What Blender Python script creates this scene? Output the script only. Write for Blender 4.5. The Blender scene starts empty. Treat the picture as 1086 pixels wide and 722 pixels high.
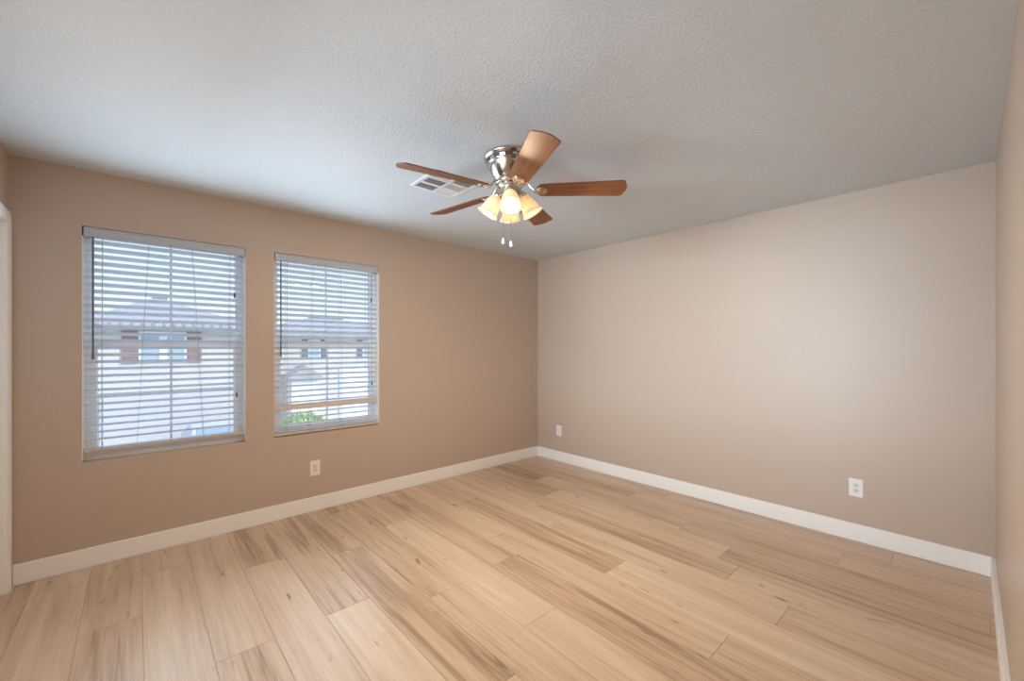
import bpy, bmesh, math, random
from mathutils import Vector, Matrix
random.seed(7)
PI = math.pi
C = bpy.context.scene.collection
SC = bpy.context.scene

# ------------------------------------------------------------------ camera
CAM_H = 1.3477
YAW = math.radians(47.8337)
cd = bpy.data.cameras.new('camera')
cd.sensor_width = 36.0
cd.lens = 438.9955 / 1086 * 36.0
cd.shift_y = 7.7244 / 1086
cd.clip_start = 0.01
cd.clip_end = 300
cam = bpy.data.objects.new('camera', cd)
C.objects.link(cam)
cam.location = (0, 0, CAM_H)
cam.rotation_euler = (PI / 2, 0, YAW - PI / 2)
SC.camera = cam

# ------------------------------------------------------------------ colour management
SC.view_settings.view_transform = 'Standard'
SC.view_settings.look = 'None'
SC.view_settings.gamma = 1.0
SC.view_settings.exposure = 0.0
SC.view_settings.use_curve_mapping = False
SC.cycles.use_denoising = True
SC.cycles.max_bounces = 12
SC.cycles.diffuse_bounces = 8
SC.cycles.transparent_max_bounces = 24
SC.cycles.sample_clamp_indirect = 6.0
SC.cycles.caustics_reflective = False
SC.cycles.caustics_refractive = False

# ------------------------------------------------------------------ world: hazy bright sky
W = bpy.data.worlds.new('World')
SC.world = W
W.use_nodes = True
nt = W.node_tree
nt.nodes.clear()
wo = nt.nodes.new('ShaderNodeOutputWorld')
bg = nt.nodes.new('ShaderNodeBackground')
tc = nt.nodes.new('ShaderNodeTexCoord')
sx = nt.nodes.new('ShaderNodeSeparateXYZ')
cr = nt.nodes.new('ShaderNodeValToRGB')
cr.color_ramp.elements[0].position = 0.0
cr.color_ramp.elements[0].color = (0.93, 0.97, 1.0, 1)
cr.color_ramp.elements[1].position = 0.22
cr.color_ramp.elements[1].color = (0.64, 0.88, 1.0, 1)
e_ = cr.color_ramp.elements.new(0.75)
e_.color = (0.42, 0.78, 1.45, 1)
nt.links.new(tc.outputs['Generated'], sx.inputs[0])
nt.links.new(sx.outputs['Z'], cr.inputs[0])
nt.links.new(cr.outputs[0], bg.inputs[0])
bg.inputs[1].default_value = 1.3
nt.links.new(bg.outputs[0], wo.inputs[0])

# ------------------------------------------------------------------ room dimensions
XB, YA, YC, XD, H = 3.7265, 3.6346, -0.1038, -0.5385, 2.44
WIN = [(-0.2498, 0.6018), (0.7919, 1.6468)]
WZ0, WZ1 = 0.6441, 2.094
WT = 0.17                       # thickness of the window wall
GROUND = -2.85


def light(name, kind, loc, rot, energy, color, **kw):
    d = bpy.data.lights.new(name, kind)
    d.energy = energy
    d.color = color
    for k, v in kw.items():
        setattr(d, k, v)
    o = bpy.data.objects.new(name, d)
    C.objects.link(o)
    o.location = loc
    o.rotation_euler = rot
    return o


# sun behind the house (lights the fronts of the houses opposite, never the room)
sun_dir = Vector((0.55, -0.62, 0.75)).normalized()
light('sun', 'SUN', (0, -10, 20), sun_dir.to_track_quat('Z', 'Y').to_euler(), 4.2, (1.0, 0.95, 0.88), angle=0.01)
# daylight coming in through each window, thrown slightly upwards by the slats
for x0, x1 in WIN:
    for k in range(5):
        light('window_daylight', 'AREA', ((x0 + x1) / 2, YA - 0.040, WZ0 + 0.05 + 1.34 * (k + 0.5) / 5),
              (-PI / 2 - math.radians(11), 0, 0), 2.2, (0.64, 0.84, 1.0), shape='RECTANGLE', size=x1 - x0 - 0.06,
              size_y=1.34 / 5, spread=math.radians(150))
# added fill light to brighten the far wall, from an invented space beside the camera
OY0, OY1, OZ0, OZ1 = 0.80, 2.66, 0.85, 2.08  # opening out of view, added to let the fill light in
HX = XD - 2.9
light('added_fill_light', 'AREA', (HX + 0.05, (OY0 + OY1) / 2, 1.45), (0, -PI / 2, 0), 325, (0.66, 0.85, 1.0),
      shape='RECTANGLE', size=1.2, size_y=1.7)


# ------------------------------------------------------------------ materials
def nodes(name):
    m = bpy.data.materials.new(name)
    m.use_nodes = True
    return m, m.node_tree, m.node_tree.nodes['Principled BSDF']


def mat(name, col, rough=0.5, metal=0.0, bump=None, spec=0.5, var=0.0):
    m, t, b = nodes(name)
    b.inputs['Base Color'].default_value = (*col, 1)
    b.inputs['Roughness'].default_value = rough
    b.inputs['Metallic'].default_value = metal
    b.inputs['Specular IOR Level'].default_value = spec
    tcn = t.nodes.new('ShaderNodeTexCoord')
    if bump:
        sc_, st, dist, det = bump
        n = t.nodes.new('ShaderNodeTexNoise')
        n.inputs['Scale'].default_value = sc_
        n.inputs['Detail'].default_value = det
        n.inputs['Roughness'].default_value = 0.55
        t.links.new(tcn.outputs['Object'], n.inputs['Vector'])
        bp = t.nodes.new('ShaderNodeBump')
        bp.inputs['Strength'].default_value = st
        bp.inputs['Distance'].default_value = dist
        t.links.new(n.outputs['Fac'], bp.inputs['Height'])
        t.links.new(bp.outputs[0], b.inputs['Normal'])
    if var:
        n2 = t.nodes.new('ShaderNodeTexNoise')
        n2.inputs['Scale'].default_value = 3.0
        n2.inputs['Detail'].default_value = 3
        t.links.new(tcn.outputs['Object'], n2.inputs['Vector'])
        mr = t.nodes.new('ShaderNodeMapRange')
        mr.inputs['To Min'].default_value = 1 - var
        mr.inputs['To Max'].default_value = 1 + var
        t.links.new(n2.outputs['Fac'], mr.inputs['Value'])
        mx = t.nodes.new('ShaderNodeVectorMath')
        mx.operation = 'SCALE'
        mx.inputs[0].default_value = col
        t.links.new(mr.outputs[0], mx.inputs['Scale'])
        t.links.new(mx.outputs[0], b.inputs['Base Color'])
    return m


M_WALL = mat('wall_paint', (0.50, 0.400, 0.327), 0.40, bump=(150, 0.30, 0.003, 2.5), spec=0.5)
M_TRIM = mat('trim_paint', (0.86, 0.85, 0.84), 0.38, var=0.01)
M_PLASTIC = mat('outlet_plastic', (0.80, 0.79, 0.77), 0.35)
M_SOCKET = mat('outlet_socket', (0.70, 0.69, 0.68), 0.35)
M_DARK = mat('dark_slot', (0.03, 0.03, 0.03), 0.6)
M_VINYL = mat('vinyl_frame', (0.86, 0.88, 0.90), 0.4)
M_NICKEL = mat('brushed_nickel', (0.66, 0.61, 0.55), 0.20, metal=1.0)
M_NICKEL_D = mat('dark_nickel', (0.07, 0.04, 0.025), 0.5)
M_VENT = mat('vent_enamel', (0.78, 0.78, 0.78), 0.45)
M_VENTIN = mat('vent_shadow_box', (0.20, 0.20, 0.21), 0.8)
M_WAND = mat('grey_wand', (0.10, 0.105, 0.115), 0.35)
M_CORD = mat('cord', (0.34, 0.36, 0.40), 0.8)
M_TASSEL = mat('dark_tassel', (0.06, 0.055, 0.05), 0.5)
M_VALANCE = mat('valance_vinyl', (0.46, 0.49, 0.54), 0.45, var=0.02)
M_WARM_LIT = mat('warm_lit_vinyl', (0.54, 0.475, 0.435), 0.45, var=0.02)  # white vinyl, warm room light put into its colour; also on the turned slat


def ceiling_mat():
    m, t, b = nodes('ceiling_knockdown')
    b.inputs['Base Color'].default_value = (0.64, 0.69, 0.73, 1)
    b.inputs['Roughness'].default_value = 0.75
    tcn = t.nodes.new('ShaderNodeTexCoord')
    n = t.nodes.new('ShaderNodeTexNoise')
    n.inputs['Scale'].default_value = 95
    n.inputs['Detail'].default_value = 3
    n.inputs['Distortion'].default_value = 0.6
    t.links.new(tcn.outputs['Object'], n.inputs['Vector'])
    r = t.nodes.new('ShaderNodeValToRGB')
    r.color_ramp.elements[0].position = 0.42
    r.color_ramp.elements[1].position = 0.62
    t.links.new(n.outputs['Fac'], r.inputs[0])
    bp = t.nodes.new('ShaderNodeBump')
    bp.inputs['Strength'].default_value = 0.30
    bp.inputs['Distance'].default_value = 0.004
    t.links.new(r.outputs[0], bp.inputs['Height'])
    t.links.new(bp.outputs[0], b.inputs['Normal'])
    return m


def math_node(t, op, a, b=None):
    n = t.nodes.new('ShaderNodeMath')
    n.operation = op
    for i, v in enumerate((a, b)):
        if v is None:
            continue
        if isinstance(v, (int, float)):
            n.inputs[i].default_value = v
        else:
            t.links.new(v, n.inputs[i])
    return n.outputs[0]


def floor_mat():
    m, t, b = nodes('oak_planks')
    at = t.nodes.new('ShaderNodeAttribute')
    at.attribute_name = 'plank'
    sep = t.nodes.new('ShaderNodeSeparateColor')
    t.links.new(at.outputs['Color'], sep.inputs[0])
    tcn = t.nodes.new('ShaderNodeTexCoord')
    # every plank takes its own piece of the pattern
    off = t.nodes.new('ShaderNodeVectorMath')
    off.operation = 'MULTIPLY_ADD'
    t.links.new(at.outputs['Color'], off.inputs[0])
    off.inputs[1].default_value = (37.0, 53.0, 91.0)
    t.links.new(tcn.outputs['Object'], off.inputs[2])

    def noise(scale, detail, dist=0.0, rough=0.5):
        mp = t.nodes.new('ShaderNodeMapping')
        mp.inputs['Scale'].default_value = scale
        t.links.new(off.outputs[0], mp.inputs['Vector'])
        n = t.nodes.new('ShaderNodeTexNoise')
        n.inputs['Scale'].default_value = 1.0
        n.inputs['Detail'].default_value = detail
        n.inputs['Distortion'].default_value = dist
        n.inputs['Roughness'].default_value = rough
        t.links.new(mp.outputs[0], n.inputs['Vector'])
        return n.outputs['Fac']
    broad = noise((13, 0.75, 1), 4, 0.9)
    grain = noise((70, 2.2, 1), 5, 0.5, 0.65)
    knots = noise((24, 5.5, 1), 1.5, 0.35)
    ramp = t.nodes.new('ShaderNodeValToRGB')
    e = ramp.color_ramp.elements
    e[0].position = 0.28
    e[0].color = (0.25, 0.150, 0.088, 1)
    e[1].position = 0.72
    e[1].color = (0.66, 0.52, 0.395, 1)
    k = e.new(0.48)
    k.color = (0.53, 0.380, 0.262, 1)
    s = math_node(t, 'MULTIPLY', broad, 0.52)
    s = math_node(t, 'ADD', s, math_node(t, 'MULTIPLY', grain, 0.46))
    s = math_node(t, 'ADD', s, math_node(t, 'MULTIPLY', math_node(t, 'SUBTRACT', sep.outputs[0], 0.5), 0.20))
    s = math_node(t, 'ADD', s, 0.025)
    t.links.new(s, ramp.inputs[0])
    kr = t.nodes.new('ShaderNodeMapRange')
    kr.inputs['From Min'].default_value = 0.70
    kr.inputs['From Max'].default_value = 0.79
    kr.inputs['To Min'].default_value = 0.0
    kr.inputs['To Max'].default_value = 0.75
    t.links.new(knots, kr.inputs['Value'])
    mx = t.nodes.new('ShaderNodeMix')
    mx.data_type = 'RGBA'
    t.links.new(kr.outputs[0], mx.inputs['Factor'])
    t.links.new(ramp.outputs[0], mx.inputs['A'])
    mx.inputs['B'].default_value = (0.16, 0.095, 0.055, 1)
    t.links.new(mx.outputs['Result'], b.inputs['Base Color'])
    rr = t.nodes.new('ShaderNodeMapRange')
    rr.inputs['To Min'].default_value = 0.26
    rr.inputs['To Max'].default_value = 0.40
    t.links.new(grain, rr.inputs['Value'])
    t.links.new(rr.outputs[0], b.inputs['Roughness'])
    bp = t.nodes.new('ShaderNodeBump')
    bp.inputs['Strength'].default_value = 0.10
    bp.inputs['Distance'].default_value = 0.002
    t.links.new(grain, bp.inputs['Height'])
    t.links.new(bp.outputs[0], b.inputs['Normal'])
    return m


def wood_mat(name, dark, lite, axis=0):
    m, t, b = nodes(name)
    tcn = t.nodes.new('ShaderNodeTexCoord')
    mp = t.nodes.new('ShaderNodeMapping')
    mp.inputs['Scale'].default_value = (3, 55, 55)
    t.links.new(tcn.outputs['Object'], mp.inputs['Vector'])
    n = t.nodes.new('ShaderNodeTexNoise')
    n.inputs['Scale'].default_value = 1
    n.inputs['Detail'].default_value = 4
    n.inputs['Distortion'].default_value = 0.7
    t.links.new(mp.outputs[0], n.inputs['Vector'])
    r = t.nodes.new('ShaderNodeValToRGB')
    r.color_ramp.elements[0].position = 0.3
    r.color_ramp.elements[0].color = (*dark, 1)
    r.color_ramp.elements[1].position = 0.7
    r.color_ramp.elements[1].color = (*lite, 1)
    t.links.new(n.outputs['Fac'], r.inputs[0])
    t.links.new(r.outputs[0], b.inputs['Base Color'])
    b.inputs['Roughness'].default_value = 0.40
    return m


def glass_mat(name, tint=(0.97, 0.985, 0.99), refl=0.06):
    m = bpy.data.materials.new(name)
    m.use_nodes = True
    t = m.node_tree
    t.nodes.clear()
    o = t.nodes.new('ShaderNodeOutputMaterial')
    tr = t.nodes.new('ShaderNodeBsdfTransparent')
    tr.inputs[0].default_value = (*tint, 1)
    g = t.nodes.new('ShaderNodeBsdfGlossy')
    g.inputs['Roughness'].default_value = 0.02
    mx = t.nodes.new('ShaderNodeMixShader')
    mx.inputs[0].default_value = refl
    t.links.new(tr.outputs[0], mx.inputs[1])
    t.links.new(g.outputs[0], mx.inputs[2])
    t.links.new(mx.outputs[0], o.inputs[0])
    return m


def translucent_mat(name, col, fac, tcol=None):
    m = bpy.data.materials.new(name)
    m.use_nodes = True
    t = m.node_tree
    b = t.nodes['Principled BSDF']
    b.inputs['Base Color'].default_value = (*col, 1)
    b.inputs['Roughness'].default_value = 0.4
    o = t.nodes['Material Output']
    tr = t.nodes.new('ShaderNodeBsdfTranslucent')
    tr.inputs[0].default_value = (*(tcol or col), 1)
    mx = t.nodes.new('ShaderNodeMixShader')
    mx.inputs[0].default_value = fac
    t.links.new(b.outputs[0], mx.inputs[1])
    t.links.new(tr.outputs[0], mx.inputs[2])
    t.links.new(mx.outputs[0], o.inputs[0])
    return m


def emit_mat(name, col, strength):
    m, t, b = nodes(name)
    b.inputs['Base Color'].default_value = (0.9, 0.88, 0.8, 1)
    b.inputs['Emission Color'].default_value = (*col, 1)
    b.inputs['Emission Strength'].default_value = strength
    return m


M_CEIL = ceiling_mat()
M_FLOOR = floor_mat()
M_BLADE = wood_mat('cherry_blade', (0.14, 0.045, 0.016), (0.29, 0.105, 0.036))
M_BLADE_TOP = M_BLADE
M_GLASS = glass_mat('window_glass')
M_SLAT = translucent_mat('slat_vinyl', (0.87, 0.89, 0.91), 0.46)
M_SHADE = translucent_mat('alabaster_glass', (0.95, 0.86, 0.70), 0.45, (1.0, 0.90, 0.76))
M_BULB = emit_mat('lit_bulb', (1.0, 0.86, 0.72), 1.7)


# ------------------------------------------------------------------ mesh helpers
def bx(bm, x0, x1, y0, y1, z0, z1, M=None):
    vs = [bm.verts.new(v) for v in ((x0, y0, z0), (x1, y0, z0), (x1, y1, z0), (x0, y1, z0),
                                    (x0, y0, z1), (x1, y0, z1), (x1, y1, z1), (x0, y1, z1))]
    for f in ((0, 3, 2, 1), (4, 5, 6, 7), (0, 1, 5, 4), (1, 2, 6, 5), (2, 3, 7, 6), (3, 0, 4, 7)):
        bm.faces.new([vs[i] for i in f])
    if M is not None:
        bmesh.ops.transform(bm, matrix=M, verts=vs)
    return vs


def lathe(bm, prof, n=32, M=None, cap0=False, cap1=False):
    rings = []
    vs = []
    for r, z in prof:
        ring = [bm.verts.new((r * math.cos(2 * PI * i / n), r * math.sin(2 * PI * i / n), z)) for i in range(n)]
        rings.append(ring)
        vs += ring
    for a, b in zip(rings, rings[1:]):
        for i in range(n):
            j = (i + 1) % n
            bm.faces.new((a[i], a[j], b[j], b[i]))
    if cap0:
        bm.faces.new(list(reversed(rings[0])))
    if cap1:
        bm.faces.new(rings[-1])
    if M is not None:
        bmesh.ops.transform(bm, matrix=M, verts=vs)
    return vs


def tube(bm, pts, rad, n=8, flat=1.0):
    pts = [Vector(p) for p in pts]
    rads = rad if isinstance(rad, (list, tuple)) else [rad] * len(pts)
    rings = []
    for i, p in enumerate(pts):
        d = (pts[min(i + 1, len(pts) - 1)] - pts[max(i - 1, 0)]).normalized()
        up = Vector((0, 0, 1)) if abs(d.z) < 0.95 else Vector((1, 0, 0))
        s = d.cross(up).normalized()
        u = s.cross(d).normalized()
        rings.append([bm.verts.new(p + s * rads[i] * math.cos(2 * PI * k / n) + u * rads[i] * flat * math.sin(2 * PI * k / n)) for k in range(n)])
    for a, b in zip(rings, rings[1:]):
        for k in range(n):
            j = (k + 1) % n
            bm.faces.new((a[k], a[j], b[j], b[k]))
    bm.faces.new(list(reversed(rings[0])))
    bm.faces.new(rings[-1])


def prism(bm, outline, z0, z1, M=None):
    a = [bm.verts.new((x, y, z0)) for x, y in outline]
    b = [bm.verts.new((x, y, z1)) for x, y in outline]
    n = len(outline)
    bm.faces.new(list(reversed(a)))
    bm.faces.new(b)
    for i in range(n):
        j = (i + 1) % n
        bm.faces.new((a[i], a[j], b[j], b[i]))
    if M is not None:
        bmesh.ops.transform(bm, matrix=M, verts=a + b)


def obj(name, bm, m, parent=None, smooth=False, bevel=0.0, seg=2, wn=False):
    bmesh.ops.recalc_face_normals(bm, faces=bm.faces)
    me = bpy.data.meshes.new(name)
    bm.to_mesh(me)
    bm.free()
    me.materials.append(m)
    if smooth:
        for p in me.polygons:
            p.use_smooth = True
    o = bpy.data.objects.new(name, me)
    C.objects.link(o)
    if parent:
        o.parent = parent
    if bevel:
        b = o.modifiers.new('bevel', 'BEVEL')
        b.width = bevel
        b.segments = seg
        b.limit_method = 'ANGLE'
        b.angle_limit = math.radians(40)
    return o


def struct(name, bm, m, parent=None, **kw):
    o = obj(name, bm, m, parent, **kw)
    if parent is None:
        o['kind'] = 'structure'
    return o


def thing(name, label, cat, loc=(0, 0, 0), rotz=0.0, group=None):
    o = bpy.data.objects.new(name, None)
    o.empty_display_size = 0.1
    C.objects.link(o)
    o.location = loc
    o.rotation_euler = (0, 0, rotz)
    o['label'] = label
    o['category'] = cat
    if group:
        o['group'] = group
    return o


def B():
    return bmesh.new()


# ------------------------------------------------------------------ floor: planks laid along Y
PW, PL, X0P = 0.2275, 1.52, 0.020
joint = {-1: 2.80, 0: 3.28, 1: 2.16, 2: 2.96, 3: 2.17, 4: 2.78, 5: 1.95, 6: 1.44, 7: 1.98, 8: 0.755, 9: 1.46,
         10: 2.15, 11: 0.95, 12: 2.60, 13: 1.45, 14: 0.55, 15: 1.85, 16: 1.1, -2: 1.9, -3: 2.5}
bm = B()
lay = bm.loops.layers.float_color.new('plank')
prng = random.Random(31)
for k in range(-4, 18):
    xa, xb = max(X0P + k * PW, XD - 0.12), min(X0P + (k + 1) * PW, XB + 0.01)
    if xb - xa < 0.002:
        continue
    y = joint.get(k, 1.3) - 4 * PL
    while y < YA:
        ya, yb = max(y, YC - 0.1), min(y + PL, YA + 0.01)
        if yb - ya > 0.003:
            g, c = 0.0012, 0.0016
            col = (prng.random(), prng.random(), prng.random(), 1)
            o4 = [bm.verts.new(v) for v in ((xa, ya, -0.0022), (xb, ya, -0.0022), (xb, yb, -0.0022), (xa, yb, -0.0022))]
            i4 = [bm.verts.new(v) for v in ((xa + g, ya + c, 0), (xb - g, ya + c, 0), (xb - g, yb - c, 0), (xa + g, yb - c, 0))]
            fs = [bm.faces.new(i4)] + [bm.faces.new((o4[i], o4[(i + 1) % 4], i4[(i + 1) % 4], i4[i])) for i in range(4)]
            for f in fs:
                for l in f.loops:
                    l[lay] = col
        y += PL
bx(bm, XD - 0.12, XB + 0.1, YC - 0.1, YA + 0.1, -0.12, -0.004)
struct('floor', bm, M_FLOOR)

# ------------------------------------------------------------------ ceiling
bm = B()
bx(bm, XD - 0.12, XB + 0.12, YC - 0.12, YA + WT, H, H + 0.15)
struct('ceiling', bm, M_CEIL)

# ------------------------------------------------------------------ walls
bm = B()
xs = [XD - 0.12, WIN[0][0], WIN[0][1], WIN[1][0], WIN[1][1], XB + 0.12]
for i in range(5):
    if i in (1, 3):
        bx(bm, xs[i], xs[i + 1], YA, YA + WT, -0.12, WZ0)
        bx(bm, xs[i], xs[i + 1], YA, YA + WT, WZ1, H)
    else:
        bx(bm, xs[i], xs[i + 1], YA, YA + WT, -0.12, H)
bmesh.ops.remove_doubles(bm, verts=bm.verts, dist=1e-5)
struct('wall_left', bm, M_WALL)
bm = B()
bx(bm, XB, XB + 0.12, YC - 0.12, YA, -0.12, H)
struct('wall_right', bm, M_WALL)
bm = B()
bx(bm, XD - 0.12, XB, YC - 0.12, YC, -0.12, H)
struct('wall_near', bm, M_WALL)
DY0, DY1, DZ = 2.72, 3.535, 2.035
bm = B()
bx(bm, XD - 0.12, XD, YC, OY0, -0.12, H)
bx(bm, XD - 0.12, XD, OY1, DY0 - 0.02, -0.12, H)
bx(bm, XD - 0.12, XD, OY0, OY1, OZ1, H)
bx(bm, XD - 0.12, XD, OY0, OY1, -0.12, OZ0)
bx(bm, XD - 0.12, XD, DY1 + 0.02, YA, -0.12, H)
bx(bm, XD - 0.12, XD, DY0 - 0.02, DY1 + 0.02, DZ + 0.02, H)
struct('wall_back', bm, M_WALL)
# unseen shell made up to house the fill light behind the opening
bm = B()
bx(bm, HX - 0.1, XD - 0.12, OY0 - 0.1, OY0, -0.12, H)
bx(bm, HX - 0.1, XD - 0.12, OY1, OY1 + 0.1, -0.12, H)
bx(bm, HX - 0.1, HX, OY0, OY1, -0.12, H)
struct('wall_fill_shell', bm, M_WALL)
bm = B()
bx(bm, HX - 0.1, XD - 0.12, OY0 - 0.1, OY1 + 0.1, H, H + 0.15)
struct('ceiling_fill_shell', bm, M_CEIL)
bm = B()
bx(bm, HX - 0.1, XD - 0.12, OY0 - 0.1, OY1 + 0.1, -0.12, 0.0)
struct('floor_fill_shell', bm, M_FLOOR)


# door in the back wall, by the window-wall corner
def casing_profile(w, t):
    return [(0, 0), (0, t * 0.55), (w * 0.12, t * 0.80), (w * 0.30, t), (w * 0.62, t), (w * 0.72, t * 0.72), (w * 0.9, t * 0.66), (w, t * 0.45), (w, 0)]


bm = B()
bx(bm, XD - 0.12, XD + 0.004, DY1, DY1 + 0.02, 0, DZ + 0.02)
bx(bm, XD - 0.12, XD + 0.004, DY0 - 0.02, DY0, 0, DZ + 0.02)
bx(bm, XD - 0.12, XD + 0.004, DY0, DY1, DZ, DZ + 0.02)
bx(bm, XD - 0.06, XD - 0.045, DY1 - 0.012, DY1, 0, DZ)
struct('trim_1', bm, M_TRIM, bevel=0.002)
bm = B()
cw = YA - DY1 - 0.006
vs0 = len(bm.verts)
pr = casing_profile(cw, 0.019)
# profile runs from the opening edge outwards, swept up one side, across the head and down the other (mitred)
path = [(DY1 + 0.002, 0.0, 1, 0), (DY1 + 0.002, DZ + 0.002, 1, 1), (DY0 - 0.002, DZ + 0.002, -1, 1), (DY0 - 0.002, 0.0, -1, 0)]
rings = []
for (y, z, sy, sz) in path:
    rings.append([bm.verts.new((XD + t, y + sy * w, z + sz * w * 0.80)) for w, t in pr])
for a, b in zip(rings, rings[1:]):
    for i in range(len(pr)):
        j = (i + 1) % len(pr)
        bm.faces.new((a[i], a[j], b[j], b[i]))
bm.faces.new(rings[0])
bm.faces.new(rings[-1])
struct('trim_2', bm, M_TRIM)
bm = B()
bx(bm, XD - 0.10, XD - 0.062, DY0 + 0.003, DY1 - 0.003, 0.008, DZ - 0.003)
for (za, zb) in ((0.25, 0.95), (1.12, 1.90)):
    for (ya, yb) in ((DY0 + 0.12, DY0 + 0.37), (DY1 - 0.37, DY1 - 0.12)):
        bx(bm, XD - 0.064, XD - 0.056, ya, yb, za, zb)
dr = struct('door_1', bm, M_TRIM, bevel=0.004)
bm = B()
lathe(bm, [(0.03, 0), (0.03, 0.006), (0.012, 0.01), (0.012, 0.035), (0.026, 0.045), (0.028, 0.058), (0.018, 0.068)], 20,
      Matrix.Translation((XD - 0.062, DY0 + 0.07, 0.95)) @ Matrix.Rotation(PI / 2, 4, 'Y'), cap1=True)
obj('door_handle', bm, M_NICKEL, dr, smooth=True)

# baseboards
BB, BT = 0.1194, 0.0122


def baseboard(name, x0, x1, y0, y1):
    b = B()
    bx(b, x0, x1, y0, y1, 0.0, BB)
    return struct(name, b, M_TRIM, bevel=0.004)


baseboard('baseboard_left', XD + 0.017, XB, YA - BT, YA)
baseboard('baseboard_right', XB - BT, XB, YC, YA - BT)
bm = B()
bx(bm, XD, XB - BT, YC, YC + 0.016, 0, BB)
bx(bm, XD, XB - BT, YC + 0.016, YC + 0.019, 0, BB - 0.02)
struct('baseboard_near', bm, M_TRIM, bevel=0.002)
baseboard('baseboard_back', XD, XD + BT, YC + 0.02, OY0)


# ------------------------------------------------------------------ windows
def window(n, x0, x1):
    yf0, yf1 = YA + 0.072, YA + 0.145
    b = B()
    fw = 0.034
    bx(b, x0, x0 + fw, yf0, yf1, WZ0, WZ1)
    bx(b, x1 - fw, x1, yf0, yf1, WZ0, WZ1)
    bx(b, x0 + fw, x1 - fw, yf0, yf1, WZ1 - fw, WZ1)
    bx(b, x0 + fw, x1 - fw, yf0, yf1, WZ0, WZ0 + 0.030)
    w = struct('window_%d' % n, b, M_VINYL, bevel=0.003)
    zm0, zm1 = 1.346, 1.388
    xm = (x0 + x1) / 2
    # upper sash (outer track)
    b = B()
    ya, yb = YA + 0.112, YA + 0.138
    bx(b, x0 + fw, x0 + fw + 0.012, ya, yb, zm0, WZ1 - fw)
    bx(b, x1 - fw - 0.012, x1 - fw, ya, yb, zm0, WZ1 - fw)
    bx(b, x0 + fw + 0.012, x1 - fw - 0.012, ya, yb, WZ1 - fw - 0.014, WZ1 - fw)
    bx(b, x0 + fw + 0.012, x1 - fw - 0.012, ya, yb, zm0, zm1)
    obj('upper_sash', b, M_VINYL, w, bevel=0.002)
    b = B()
    bx(b, x0 + fw + 0.012, x1 - fw - 0.012, YA + 0.123, YA + 0.127, zm1, WZ1 - fw - 0.014)
    obj('pane', b, M_GLASS, w)
    b = B()
    bx(b, xm - 0.006, xm + 0.006, YA + 0.1275, YA + 0.133, zm1, WZ1 - fw - 0.014)
    obj('muntin', b, M_VINYL, w)
    # lower sash (inner track)
    b = B()
    ya, yb = YA + 0.078, YA + 0.108
    sw = 0.030
    bx(b, x0 + fw, x0 + fw + sw, ya, yb, WZ0 + 0.030, zm1)
    bx(b, x1 - fw - sw, x1 - fw, ya, yb, WZ0 + 0.030, zm1)
    bx(b, x0 + fw + sw, x1 - fw - sw, ya, yb, WZ0 + 0.030, WZ0 + 0.072)
    bx(b, x0 + fw + sw, x1 - fw - sw, ya, yb, zm0, zm1)
    obj('lower_sash', b, M_VINYL, w, bevel=0.002)
    b = B()
    bx(b, x0 + fw + sw, x1 - fw - sw, YA + 0.091, YA + 0.095, WZ0 + 0.072, zm0)
    obj('pane', b, M_GLASS, w)
    b = B()
    bx(b, xm - 0.006, xm + 0.006, YA + 0.0955, YA + 0.101, WZ0 + 0.072, zm0)
    obj('muntin', b, M_VINYL, w)
    b = B()
    bx(b, xm - 0.035, xm + 0.035, YA + 0.070, YA + 0.078, zm1 - 0.014, zm1 + 0.004)
    obj('sash_lock', b, M_VINYL, w, bevel=0.002)
    for (xa, xb) in ((x0, x0 + 0.004), (x1 - 0.004, x1)):
        b = B()
        bx(b, xa, xb, YA + 0.003, yf0, WZ0 + 0.012, WZ1 - 0.060)
        obj('jamb_liner', b, M_TRIM, w)
    return w


for i, (x0, x1) in enumerate(WIN):
    window(i + 1, x0, x1)


# ------------------------------------------------------------------ venetian blinds
def slat(b, xa, xb, yc, zc, tilt, depth=0.049, crown=0.0028, th=0.0026, n=5):
    # curved slat, room-side edge raised by tilt
    c, s = math.cos(tilt), math.sin(tilt)
    top, bot = [], []
    for i in range(n + 1):
        u = -depth / 2 + depth * i / n
        w = crown * (1 - (2 * u / depth) ** 2)
        for lst, dz in ((top, w + th / 2), (bot, w - th / 2)):
            lst.append((yc + u * c + dz * s, zc - u * s + dz * c))
    loop = top + bot[::-1]
    va = [b.verts.new((xa, y, z)) for y, z in loop]
    vb = [b.verts.new((xb, y, z)) for y, z in loop]
    m = len(loop)
    for i in range(m):
        j = (i + 1) % m
        b.faces.new((va[i], va[j], vb[j], vb[i]))
    for i in range(n):
        b.faces.new((va[i], va[i + 1], va[m - 2 - i], va[m - 1 - i]))
        b.faces.new((vb[i], vb[m - 1 - i], vb[m - 2 - i], vb[i + 1]))


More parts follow.
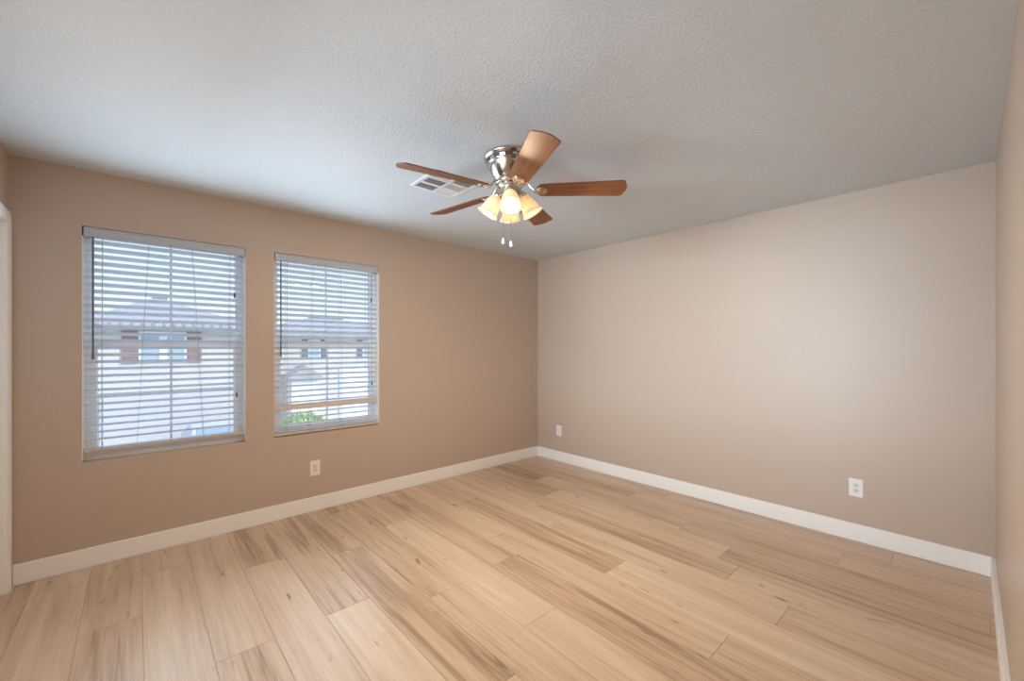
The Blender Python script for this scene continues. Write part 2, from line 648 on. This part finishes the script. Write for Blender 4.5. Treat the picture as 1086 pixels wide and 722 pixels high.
def blind(x0, x1, label, rail_z, zs, tilt, flipped, cords, wand_x, pull_x, tassels):
    xc = (x0 + x1) / 2
    t = thing('window_blind', label, 'blind', (xc, YA + 0.035, WZ0), 0, 'white window blinds')
    O = Matrix.Translation((-xc, -(YA + 0.035), -WZ0))

    def part(name, b, m, par=t, **kw):
        bmesh.ops.transform(b, matrix=O, verts=b.verts)
        return obj(name, b, m, par, **kw)
    yc = YA + 0.036
    xa, xb = x0 + 0.007, x1 - 0.007
    # headrail hidden behind a moulded valance
    b = B()
    bx(b, xa + 0.004, xb - 0.004, YA + 0.016, YA + 0.062, WZ1 - 0.050, WZ1 - 0.006)
    part('headrail', b, M_VALANCE)
    b = B()
    prof = [(0.002, 2.091), (0.000, 2.087), (-0.001, 2.080), (0.003, 2.076), (0.003, 2.050), (-0.001, 2.044), (0.000, 2.036), (0.003, 2.032), (0.012, 2.032), (0.012, 2.091)]
    va = [b.verts.new((xa - 0.0, YA + y, z)) for y, z in prof]
    vb = [b.verts.new((xb + 0.003, YA + y, z)) for y, z in prof]
    for i in range(len(prof)):
        j = (i + 1) % len(prof)
        b.faces.new((va[i], va[j], vb[j], vb[i]))
    b.faces.new(va)
    b.faces.new(vb)
    part('valance', b, M_VALANCE)
    b = B()
    for k, z in enumerate(zs):
        if k != flipped:
            slat(b, xa, xb, yc, z, tilt)
    part('slat_panel', b, M_SLAT)
    if flipped is not None:
        b = B()
        slat(b, xa, xb, yc - 0.004, zs[flipped] + 0.006, math.radians(-66))
        o = part('turned_slat', b, M_WARM_LIT)
        o['label'] = 'one slat turned nearly flat near the bottom'
    b = B()
    bx(b, xa, xb, yc - 0.026, yc + 0.026, rail_z - 0.010, rail_z + 0.010, None)
    part('bottom_rail', b, M_WARM_LIT, bevel=0.004)
    for (xt, xbm) in cords:
        b = B()
        tube(b, [(xt, yc - 0.0285, WZ1 - 0.055), ((xt + xbm) / 2, yc - 0.0288, (WZ1 + rail_z) / 2), (xbm, yc - 0.0275, rail_z)], 0.0012, 6)
        tube(b, [(xt, yc + 0.0285, WZ1 - 0.055), (xbm, yc + 0.0275, rail_z)], 0.0012, 6)
        part('ladder_cord', b, M_CORD)
    # tilt wand
    b = B()
    tube(b, [(wand_x, YA - 0.001, 2.030), (wand_x, YA - 0.002, 1.99), (wand_x, YA - 0.002, 1.29)], 0.0048, 8)
    w = part('tilt_wand', b, M_WAND)
    b = B()
    tube(b, [(wand_x, YA - 0.002, 1.32), (wand_x, YA - 0.002, 1.275)], [0.0056, 0.0066], 8)
    part('wand_grip', b, M_WAND, w)
    # pull cords with tassels
    for (px, zt) in tassels:
        b = B()
        tube(b, [(px, YA + 0.0035, 2.032), (px, YA + 0.002, zt + 0.01)], 0.0011, 6)
        pc = part('pull_cord', b, M_CORD)
        b = B()
        tube(b, [(px, YA + 0.002, zt + 0.016), (px, YA + 0.002, zt + 0.006), (px, YA + 0.002, zt - 0.02)], [0.0030, 0.0052, 0.0060], 10)
        part('tassel', b, M_TASSEL, pc)
    return t


TILT = math.radians(22)
Z_TOP, PITCH = 2.008, 0.0440
z1s = [Z_TOP - PITCH * k for k in range(29)]
blind(*WIN[0], 'white slatted blind over the left window, bottom rail hanging clear of the sill', 0.712, z1s, TILT, None,
      [(-0.162, -0.165), (0.058, 0.0), (0.287, 0.352), (0.507, 0.505)], -0.202, 0.533, [(0.533, 1.737), (0.546, 1.004)])
z2s = [Z_TOP - PITCH * k for k in range(31)]
blind(*WIN[1], 'white slatted blind over the right window with one turned slat near the sill', 0.660, z2s, TILT, 26,
      [(0.885, 0.883), (1.081, 1.060), (1.303, 1.318), (1.545, 1.545)], 0.838, 1.572, [(1.572, 1.780), (1.580, 1.030)])


# ------------------------------------------------------------------ wall outlets
def outlet(loc, rotz, label, style):
    t = thing('wall_outlet', label, 'outlet', loc, rotz, 'wall outlets')
    w, h = 0.079, 0.125
    b = B()
    bx(b, -w / 2, w / 2, -0.006, 0.0, -h / 2, h / 2)
    obj('cover_plate', b, M_PLASTIC, t, bevel=0.003)
    if style == 'duplex':
        for s in (-1, 1):
            b = B()
            out = []
            for i in range(24):
                a = 2 * PI * i / 24
                out.append((0.0172 * math.cos(a), max(-0.0138, min(0.0138, 0.0172 * math.sin(a)))))
            prism(b, out, 0.0055, 0.0085, Matrix.Translation((0, 0, s * 0.0195)) @ Matrix.Rotation(PI / 2, 4, 'X'))
            r = obj('socket', b, M_SOCKET, t)
            for (ax, az, hw, hh) in ((-0.0064, 0.0033, 0.0013, 0.0042), (0.0064, 0.0033, 0.0013, 0.0042), (0.0, -0.0068, 0.0026, 0.0023)):
                b = B()
                bx(b, ax - hw, ax + hw, -0.0091, -0.0083, s * 0.0195 + az - hh, s * 0.0195 + az + hh)
                obj('slot', b, M_DARK, r)
        b = B()
        lathe(b, [(0.0032, 0.0), (0.0028, 0.0012)], 12, Matrix.Translation((0, -0.006, 0)) @ Matrix.Rotation(PI / 2, 4, 'X'), cap1=True)
        obj('screw', b, M_SOCKET, t)
    else:
        b = B()
        bx(b, -0.0168, 0.0168, -0.0085, -0.0055, -0.0335, 0.0335)
        r = obj('insert', b, M_SOCKET, t, bevel=0.0015)
        if style == 'decor':
            for s in (-1, 1):
                for (ax, az, hw, hh) in ((-0.0064, 0.0025, 0.0011, 0.0035), (0.0064, 0.0025, 0.0011, 0.0035), (0.0, -0.0063, 0.0022, 0.0018)):
                    b = B()
                    bx(b, ax - hw, ax + hw, -0.0091, -0.0083, s * 0.017 + az - hh, s * 0.017 + az + hh)
                    obj('slot', b, M_DARK, r)
        for s in (-1, 1):
            b = B()
            lathe(b, [(0.0026, 0.0), (0.0023, 0.001)], 12, Matrix.Translation((0, -0.006, s * 0.0485)) @ Matrix.Rotation(PI / 2, 4, 'X'), cap1=True)
            obj('screw', b, M_SOCKET, t)
    return t


outlet((1.091, YA, 0.354), 0, 'white outlet plate low on the wall below the right window', 'decor')
outlet((XB, 3.278, 0.362), -PI / 2, 'white wall plate low beside the far corner, plain and slotless', 'blank')
outlet((XB, 0.530, 0.370), -PI / 2, 'white two-socket outlet low at the right end of the windowless wall', 'duplex')

# ------------------------------------------------------------------ ceiling vent
VX0, VX1, VY0, VY1 = 1.352, 1.692, 2.186, 2.508
vc = ((VX0 + VX1) / 2, (VY0 + VY1) / 2)
t = thing('ceiling_vent', 'white square louvred air vent on the ceiling behind the fan blades', 'vent', (vc[0], vc[1], H))
cols = [(1.375, 1.515), (1.533, 1.671)]
rows = [(2.210, 2.284), (2.306, 2.384), (2.409, 2.486)]
b = B()
gx = [VX0, cols[0][0], cols[0][1], cols[1][0], cols[1][1], VX1]
gy = [VY0, rows[0][0], rows[0][1], rows[1][0], rows[1][1], rows[2][0], rows[2][1], VY1]
for i in range(5):
    for j in range(7):
        if i in (1, 3) and j in (1, 3, 5):
            continue
        bx(b, gx[i] - vc[0], gx[i + 1] - vc[0], gy[j] - vc[1], gy[j + 1] - vc[1], -0.009, -0.001)
bmesh.ops.remove_doubles(b, verts=b.verts, dist=1e-5)
obj('vent_frame', b, M_VENT, t)
b = B()
bx(b, VX0 + 0.02 - vc[0], VX1 - 0.02 - vc[0], VY0 + 0.02 - vc[1], VY1 - 0.02 - vc[1], -0.0015, -0.0005)
obj('vent_backing', b, M_VENTIN, t)
# louvres of each cell lean their own way
lean = {(0, 2): 38, (0, 1): 40, (0, 0): -20, (1, 2): -14, (1, 1): -42, (1, 0): 22}
for (ci, ri), ang in lean.items():
    (xa, xb), (ya, yb) = cols[ci], rows[ri]
    b = B()
    n = 8
    for k in range(n):
        yy = ya + (yb - ya) * (k + 0.5) / n
        Mx = Matrix.Translation(((xa + xb) / 2 - vc[0], yy - vc[1], -0.0058)) @ Matrix.Rotation(math.radians(ang), 4, 'X')
        bx(b, -(xb - xa) / 2, (xb - xa) / 2, -0.0040, 0.0040, -0.0005, 0.0005, Mx)
    obj('louvre_panel', b, M_VENT, t)

# ------------------------------------------------------------------ ceiling fan
FX, FY = 1.593, 1.774
fan = thing('ceiling_fan', 'five-blade wooden ceiling fan with nickel motor and four lit glass shades', 'ceiling fan', (FX, FY, H))
b = B()
lathe(b, [(0.150, 0.0), (0.152, -0.006), (0.149, -0.013), (0.143, -0.016), (0.143, -0.022), (0.141, -0.022)], 64, cap0=True)
lathe(b, [(0.1345, -0.043), (0.134, -0.047), (0.129, -0.050), (0.128, -0.060), (0.119, -0.078), (0.108, -0.098), (0.097, -0.114), (0.089, -0.124), (0.086, -0.132), (0.080, -0.136)], 64, cap1=True)
hous = obj('motor_housing', b, M_NICKEL, fan, smooth=True)
b = B()
lathe(b, [(0.1395, -0.0215), (0.1322, -0.0435)], 64)
obj('vent_band', b, M_NICKEL_D, hous, smooth=True)
for k in range(12):
    b = B()
    a = 2 * PI * k / 12
    Mx = Matrix.Rotation(a, 4, 'Z') @ Matrix.Translation((0.1362, 0, -0.033)) @ Matrix.Rotation(math.radians(18), 4, 'Y')
    bx(b, -0.003, 0.0025, -0.015, 0.015, -0.0075, 0.0075, Mx)
    obj('vent_bridge', b, M_NICKEL, hous, bevel=0.001)
# flywheel ring carrying the blade irons
b = B()
lathe(b, [(0.055, -0.134), (0.082, -0.136), (0.088, -0.141), (0.088, -0.150), (0.080, -0.156), (0.060, -0.158)], 48)
obj('flywheel', b, M_NICKEL, fan, smooth=True)
b = B()
lathe(b, [(0.060, -0.157), (0.070, -0.160), (0.071, -0.166), (0.058, -0.170), (0.055, -0.178), (0.055, -0.214), (0.050, -0.226), (0.036, -0.236), (0.018, -0.242), (0.010, -0.250)], 48, cap1=True)
obj('switch_housing', b, M_NICKEL, fan, smooth=True)

ANG0, PITCHB, ZB = 170.0, 13.0, -0.189
for k in range(5):
    a = math.radians(ANG0 - 72 * k)
    R = Matrix.Rotation(a, 4, 'Z')
    Mb = R @ Matrix.Translation((0, 0, ZB)) @ Matrix.Rotation(math.radians(-PITCHB), 4, 'X')
    # blade outline: rounded root, slightly widening, softly curved tip
    out = []
    r0, r1, w0, w1 = 0.148, 0.660, 0.057, 0.072
    for i in range(9):
        th = PI / 2 + PI * i / 8
        out.append((r0 + 0.040 + 0.040 * math.cos(th), w0 * math.sin(th)))
    for i in range(7):
        th = -PI / 2 + (PI / 2) * i / 6
        out.append((r1 - 0.036 + 0.022 * math.cos(th) + 0.0, -w1 + 0.022 + 0.022 * math.sin(th)))
    for i in range(1, 8):
        u = -1 + 2 * i / 8
        out.append((r1 - 0.014 + 0.014 * (1 - u * u), (w1 - 0.022) * u))
    for i in range(7):
        th = (PI / 2) * i / 6
        out.append((r1 - 0.036 + 0.022 * math.cos(th), w1 - 0.022 + 0.022 * math.sin(th)))
    b = B()
    prism(b, out, -0.003, 0.003)
    bl = obj('blade', b, M_BLADE, fan, bevel=0.0015)
    bl.matrix_local = Mb
    # blade iron: arm dropping from the flywheel to a teardrop plate under the root
    b = B()
    tube(b, [(0.070, 0, -0.146), (0.092, 0, -0.148), (0.108, 0, -0.158), (0.122, 0, -0.176), (0.138, 0, -0.192), (0.160, 0, ZB - 0.008)],
         [0.012, 0.012, 0.0105, 0.0105, 0.013, 0.014], 10, 0.55)
    pl = []
    for i in range(24):
        th = 2 * PI * i / 24
        rr = 0.034 if math.cos(th) > 0 else 0.046
        pl.append((0.180 + rr * math.cos(th), 0.034 * math.sin(th) * (1 if math.cos(th) > -0.3 else 0.85)))
    Mi = Matrix.Translation((0, 0, ZB)) @ Matrix.Rotation(math.radians(-PITCHB), 4, 'X')
    prism(b, pl, -0.0085, -0.0035, Mi)
    pl2 = [(0.181 + (x - 0.180) * 0.72, y * 0.72) for x, y in pl]
    prism(b, pl2, -0.0115, -0.0085, Mi)
    ir = obj('blade_iron', b, M_NICKEL, fan, bevel=0.0015)
    ir.matrix_local = R
    b = B()
    for (px, py) in ((0.196, 0.0), (0.172, 0.014), (0.172, -0.014)):
        lathe(b, [(0.0045, 0.0), (0.0040, -0.0022), (0.0018, -0.003)], 10, Mi @ Matrix.Translation((px, py, -0.0115)), cap1=True)
    s = obj('screw', b, M_NICKEL, ir)

# light kit: arms, fitters, glass bells, bulbs
cam_dir = math.atan2(-FY, -FX)
MOUTHW, BULBW = 9.0, 0.5
for k in range(4):
    a = cam_dir + PI / 2 * k
    R = Matrix.Rotation(a, 4, 'Z')
    tilt = math.radians(31)
    neck = Vector((0.066, 0, -0.212))
    S = R @ Matrix.Translation(neck) @ Matrix.Rotation(-tilt, 4, 'Y')     # local -Z points out of the shade mouth
    b = B()
    tube(b, [(0.046, 0, -0.190), (0.060, 0, -0.190), (0.068, 0, -0.198), neck], 0.008, 10)
    lathe(b, [(0.010, 0.012), (0.022, 0.008), (0.027, 0.0), (0.027, -0.016), (0.024, -0.018)], 24, Matrix.Translation(neck) @ Matrix.Rotation(-tilt, 4, 'Y'))
    arm = obj('lamp_arm', b, M_NICKEL, fan, smooth=True)
    arm.matrix_local = R
    b = B()
    prof = [(0.0235, -0.010), (0.027, -0.018), (0.034, -0.028), (0.041, -0.044), (0.046, -0.066), (0.049, -0.090), (0.053, -0.108), (0.059, -0.121), (0.065, -0.127)]
    inn = [(r - 0.003, z - 0.0005) for r, z in prof]
    lathe(b, prof + inn[::-1], 40)
    sh = obj('glass_shade', b, M_SHADE, fan, smooth=True)
    sh.matrix_local = S
    b = B()
    lathe(b, [(0.011, -0.012), (0.013, -0.034), (0.020, -0.048), (0.026, -0.062), (0.027, -0.072), (0.022, -0.086), (0.012, -0.094), (0.003, -0.0965)], 24, cap0=True, cap1=True)
    bu = obj('bulb', b, M_BULB, fan, smooth=True)
    bu.matrix_local = S
    p = Matrix.Translation((FX, FY, H)) @ S @ Vector((0, 0, -0.100))
    light('lamp_light', 'POINT', p, (0, 0, 0), BULBW, (1.0, 0.79, 0.54), shadow_soft_size=0.03)
    p2 = Matrix.Translation((FX, FY, H)) @ S @ Matrix.Translation((0, 0, -0.130))
    light('lamp_light', 'AREA', p2.translation, p2.to_euler(), MOUTHW, (1.0, 0.80, 0.56), shape='DISK', size=0.11, spread=math.radians(172))

# pull chains
Rv = Vector((math.sin(YAW), -math.cos(YAW), 0))
for dx, zb, dd in ((-0.042, -0.490, 0.035), (0.003, -0.508, 0.050)):
    p = Rv * dx + Vector((math.cos(cam_dir), math.sin(cam_dir), 0)) * (-0.0 + dd * 0.3)
    b = B()
    tube(b, [(p.x, p.y, -0.222), (p.x, p.y, zb + 0.02)], 0.0018, 6)
    n = 34
    ch = obj('pull_chain', b, M_NICKEL, fan)
    b = B()
    lathe(b, [(0.001, 0.026), (0.003, 0.022), (0.0065, 0.008), (0.0075, 0.0), (0.006, -0.006), (0.002, -0.009)], 14, Matrix.Translation((p.x, p.y, zb)), cap1=True)
    obj('chain_fob', b, M_PLASTIC, ch, smooth=True)

# ------------------------------------------------------------------ outside: street and houses opposite
M_STUCCO = mat('pale_stucco', (0.62, 0.585, 0.54), 0.9, bump=(20, 0.2, 0.02, 3), var=0.04)
M_STUCCO2 = mat('white_stucco', (0.62, 0.595, 0.57), 0.9, bump=(20, 0.2, 0.02, 3), var=0.04)
M_TILE = mat('roof_tile', (0.42, 0.39, 0.38), 0.85, var=0.12)
M_SHUT = mat('red_brown_shutter', (0.36, 0.20, 0.18), 0.7)
M_SHUT2 = mat('slate_shutter', (0.20, 0.22, 0.26), 0.7)
M_HPANE = mat('house_window_pane', (0.38, 0.50, 0.58), 0.1, spec=0.6)
M_HTRIM = mat('house_trim', (0.82, 0.82, 0.82), 0.7)
M_GARAGE = mat('garage_door', (0.58, 0.56, 0.56), 0.6)
M_GROUND = mat('pale_concrete', (0.64, 0.63, 0.62), 0.9, var=0.08)
M_LEAF = mat('leaf', (0.36, 0.48, 0.16), 0.7, var=0.2)
M_STEM = mat('stem', (0.15, 0.10, 0.06), 0.8)
M_CARP = mat('silver_car_paint', (0.60, 0.61, 0.63), 0.3, metal=0.2)
M_CARG = mat('car_glass', (0.30, 0.34, 0.38), 0.12, spec=0.7)
M_TYRE = mat('tyre', (0.03, 0.03, 0.03), 0.8)
bm = B()
bx(bm, -40, 60, YA + 0.6, 70, GROUND - 0.3, GROUND)
g = struct('ground', bm, M_GROUND)


def house_window(par, x, z0, z1, w, y, two=False):
    b = B()
    f = 0.07
    bx(b, x, x + w, y - 0.06, y - 0.01, z0, z0 + f)
    bx(b, x, x + w, y - 0.06, y - 0.01, z1 - f, z1)
    bx(b, x, x + f, y - 0.06, y - 0.01, z0 + f, z1 - f)
    bx(b, x + w - f, x + w, y - 0.06, y - 0.01, z0 + f, z1 - f)
    if two:
        bx(b, x + w / 2 - 0.12, x + w / 2 + 0.12, y - 0.06, y - 0.01, z0 + f, z1 - f)
    wf = obj('window', b, M_HTRIM, par)
    b = B()
    bx(b, x + f, x + w - f, y - 0.03, y - 0.012, z0 + f, z1 - f)
    obj('pane', b, M_HPANE, wf)


def shutter(par, x, z0, z1, w, y, m):
    b = B()
    bx(b, x, x + w, y - 0.06, y - 0.005, z0, z1)
    n = 14
    for k in range(n):
        z = z0 + 0.06 + (z1 - z0 - 0.12) * k / n
        bx(b, x + 0.05, x + w - 0.05, y - 0.075, y - 0.058, z, z + 0.05)
    obj('shutter', b, m, par)


def hip_roof(par, x0, x1, y0, y1, ze, zr, rx0, rx1, m):
    b = B()
    ym = (y0 + y1) / 2
    v = [b.verts.new(p) for p in ((x0, y0, ze), (x1, y0, ze), (x1, y1, ze), (x0, y1, ze), (rx0, ym, zr), (rx1, ym, zr))]
    lo = [b.verts.new((p.co.x, p.co.y, ze - 0.16)) for p in v[:4]]
    for f in ((0, 1, 5, 4), (2, 3, 4, 5), (1, 2, 5), (3, 0, 4)):
        b.faces.new([v[i] for i in f])
    for i in range(4):
        j = (i + 1) % 4
        b.faces.new((v[j], v[i], lo[i], lo[j]))
    b.faces.new(lo)
    # rows of barrel tiles along the eave and ridge
    x = x0 + 0.12
    while x < x1 - 0.1:
        tube(b, [(x, y0 - 0.03, ze + 0.01), (x, y0 + 0.5, ze + 0.01 + 0.5 * (zr - ze) / (ym - y0))], 0.05, 6)
        x += 0.3
    x = rx0
    while x < rx1:
        tube(b, [(x, ym, zr + 0.03), (x + 0.28, ym, zr + 0.06)], [0.11, 0.09], 6)
        x += 0.26
    return obj('roof', b, m, par)


# house seen through the left window (hip roof, red-brown shutters)
HY = 21.0
h1 = thing('house', 'pale stucco house with hip roof and red-brown shutters, seen through the left window', 'house', (0.8, HY + 4, GROUND), 0, 'houses across the street')


def rel(h):
    return Matrix.Translation(-Vector(h.location))


def house_parts(h, fn):
    before = set(o.name for o in C.objects)
    fn()
    for o in list(C.objects):
        if o.name not in before and o.parent == h and o.type == 'MESH':
            o.matrix_local = rel(h) @ o.matrix_local


def build1():
    b = B()
    bx(b, -1.4, 3.7, HY, HY + 8, GROUND, 2.12)
    obj('wall', b, M_STUCCO, h1)
    hip_roof(h1, -1.75, 4.0, HY - 0.45, HY + 8.2, 2.20, 3.60, 0.50, 0.85, M_TILE)
    house_window(h1, 0.04, 0.80, 1.97, 1.42, HY, True)
    shutter(h1, -0.42, 0.78, 1.97, 0.44, HY, M_SHUT)
    shutter(h1, 1.48, 0.78, 1.97, 0.46, HY, M_SHUT)
    b = B()
    bx(b, -1.0, 2.60, HY - 0.07, HY - 0.01, GROUND, -0.42)
    for k in range(5):
        z = -0.50 - 0.5 * k
        bx(b, -0.9, 2.50, HY - 0.10, HY - 0.065, z - 0.40, z)
    obj('garage_door', b, M_GARAGE, h1)
    b = B()
    bx(b, -1.45, 3.75, HY - 0.08, HY - 0.005, -0.30, -0.14)
    obj('trim_band', b, M_STUCCO, h1)


house_parts(h1, build1)

HY2 = 24.0
h2 = thing('house', 'long white house with low tiled roof and dark shutters, seen through the right window', 'house', (8.0, HY2 + 4, GROUND), 0, 'houses across the street')


def build2():
    b = B()
    bx(b, 4.4, 13.9, HY2, HY2 + 8, GROUND, 2.05)
    obj('wall', b, M_STUCCO2, h2)
    hip_roof(h2, 4.15, 14.6, HY2 - 0.4, HY2 + 8.2, 2.12, 3.22, 8.0, 10.0, M_TILE)
    for xw in (6.86, 9.84):
        house_window(h2, xw, 0.78, 1.78, 0.62, HY2)
        shutter(h2, xw - 0.32, 0.76, 1.80, 0.29, HY2, M_SHUT2)
        shutter(h2, xw + 0.65, 0.76, 1.80, 0.29, HY2, M_SHUT2)
    b = B()
    bx(b, 8.5, 10.4, HY2 - 0.06, HY2 - 0.01, GROUND, 0.22)
    for k in range(5):
        z = 0.12 - 0.6 * k
        bx(b, 8.6, 10.3, HY2 - 0.09, HY2 - 0.055, z - 0.5, z)
    obj('garage_door', b, M_HTRIM, h2)
    # gabled porch at the left end
    b = B()
    vs = [(5.6, 0.05), (7.1, 0.05), (7.1, GROUND), (5.6, GROUND)]
    bx(b, 5.75, 7.0, HY2 - 1.2, HY2 - 0.005, GROUND, -0.2)
    obj('porch', b, M_HTRIM, h2)
    b = B()
    prism(b, [(5.5, -0.2), (7.25, -0.2), (6.37, 0.45)], 0, 1.4, Matrix.Translation((0, HY2 - 0.005, 0)) @ Matrix.Rotation(PI / 2, 4, 'X'))
    obj('porch_roof', b, M_TILE, h2)


house_parts(h2, build2)

# silver car parked in front of the first house
ct = thing('car', 'silver car parked by the garage door, seen low through the left window', 'car', (2.1, 18.2, GROUND))
b = B()
side = [(-2.1, 0.30), (-2.15, 0.62), (-2.05, 0.82), (-1.1, 0.98), (-0.45, 1.46), (0.9, 1.50), (1.75, 1.05), (2.1, 0.98), (2.15, 0.40), (2.05, 0.28)]
nw = 6
secs = []
for i in range(nw + 1):
    u = -1 + 2 * i / nw
    ring = []
    for y, z in side:
        half = 0.86 - max(0, z - 0.9) * 0.28
        ring.append(b.verts.new((u * half, y, z - 0.03 * u * u)))
    secs.append(ring)
for a_, b_ in zip(secs, secs[1:]):
    for i in range(len(side)):
        j = (i + 1) % len(side)
        b.faces.new((a_[i], a_[j], b_[j], b_[i]))
b.faces.new(secs[0])
b.faces.new(secs[-1])
obj('body', b, M_CARP, ct, bevel=0.03)
b = B()
w_ = [(-0.66, -1.075, 1.01), (0.66, -1.075, 1.01), (0.58, -0.50, 1.435), (-0.58, -0.50, 1.435)]
n_ = Vector((0, -0.6, 0.8)) * 0.012
va = [b.verts.new(Vector(p) + n_) for p in w_]
vb = [b.verts.new(Vector(p) - n_) for p in w_]
b.faces.new(va)
b.faces.new(vb[::-1])
for i in range(4):
    b.faces.new((va[i], vb[i], vb[(i + 1) % 4], va[(i + 1) % 4]))
obj('windshield', b, M_CARG, ct)
for sx_ in (-1, 1):
    for yy in (-1.35, 1.35):
        b = B()
        lathe(b, [(0.2, -0.1), (0.31, -0.1), (0.33, -0.06), (0.33, 0.06), (0.31, 0.1), (0.2, 0.1)], 24,
              Matrix.Translation((sx_ * 0.80, yy, 0.33)) @ Matrix.Rotation(PI / 2, 4, 'Y'), cap0=True, cap1=True)
        obj('wheel', b, M_TYRE, ct)
    b = B()
    bx(b, sx_ * 0.62 - 0.14, sx_ * 0.62 + 0.14, -2.15, -2.06, 0.66, 0.80)
    obj('headlight', b, M_HTRIM, ct, bevel=0.02)

# leafy bush in front of the second house
bt_ = thing('bush', 'leafy green bush low in the right window in front of the white house', 'bush', (5.05, 18.5, GROUND))
b = B()
rb = random.Random(5)
for k in range(900):
    a = rb.uniform(0, 2 * PI)
    ph = math.acos(rb.uniform(-0.2, 1))
    r = rb.uniform(0.75, 1.05)
    c = Vector((1.0 * r * math.sin(ph) * math.cos(a), 0.7 * r * math.sin(ph) * math.sin(a), 0.80 + 0.72 * r * math.cos(ph)))
    s = rb.uniform(0.05, 0.11)
    d1 = Vector((rb.uniform(-1, 1), rb.uniform(-1, 1), rb.uniform(-1, 1))).normalized()
    d2 = d1.cross(Vector((rb.uniform(-1, 1), rb.uniform(-1, 1), rb.uniform(-1, 1)))).normalized()
    b.faces.new([b.verts.new(c + d1 * s), b.verts.new(c + d2 * s * 0.5), b.verts.new(c - d1 * s), b.verts.new(c - d2 * s * 0.5)])
obj('foliage', b, M_LEAF, bt_)
b = B()
for k in range(6):
    a = 2 * PI * k / 6
    tube(b, [(0.05 * math.cos(a), 0.05 * math.sin(a), 0), (0.3 * math.cos(a), 0.25 * math.sin(a), 0.5), (0.6 * math.cos(a), 0.45 * math.sin(a), 0.95)], [0.03, 0.02, 0.008], 6)
obj('stem', b, M_STEM, bt_)
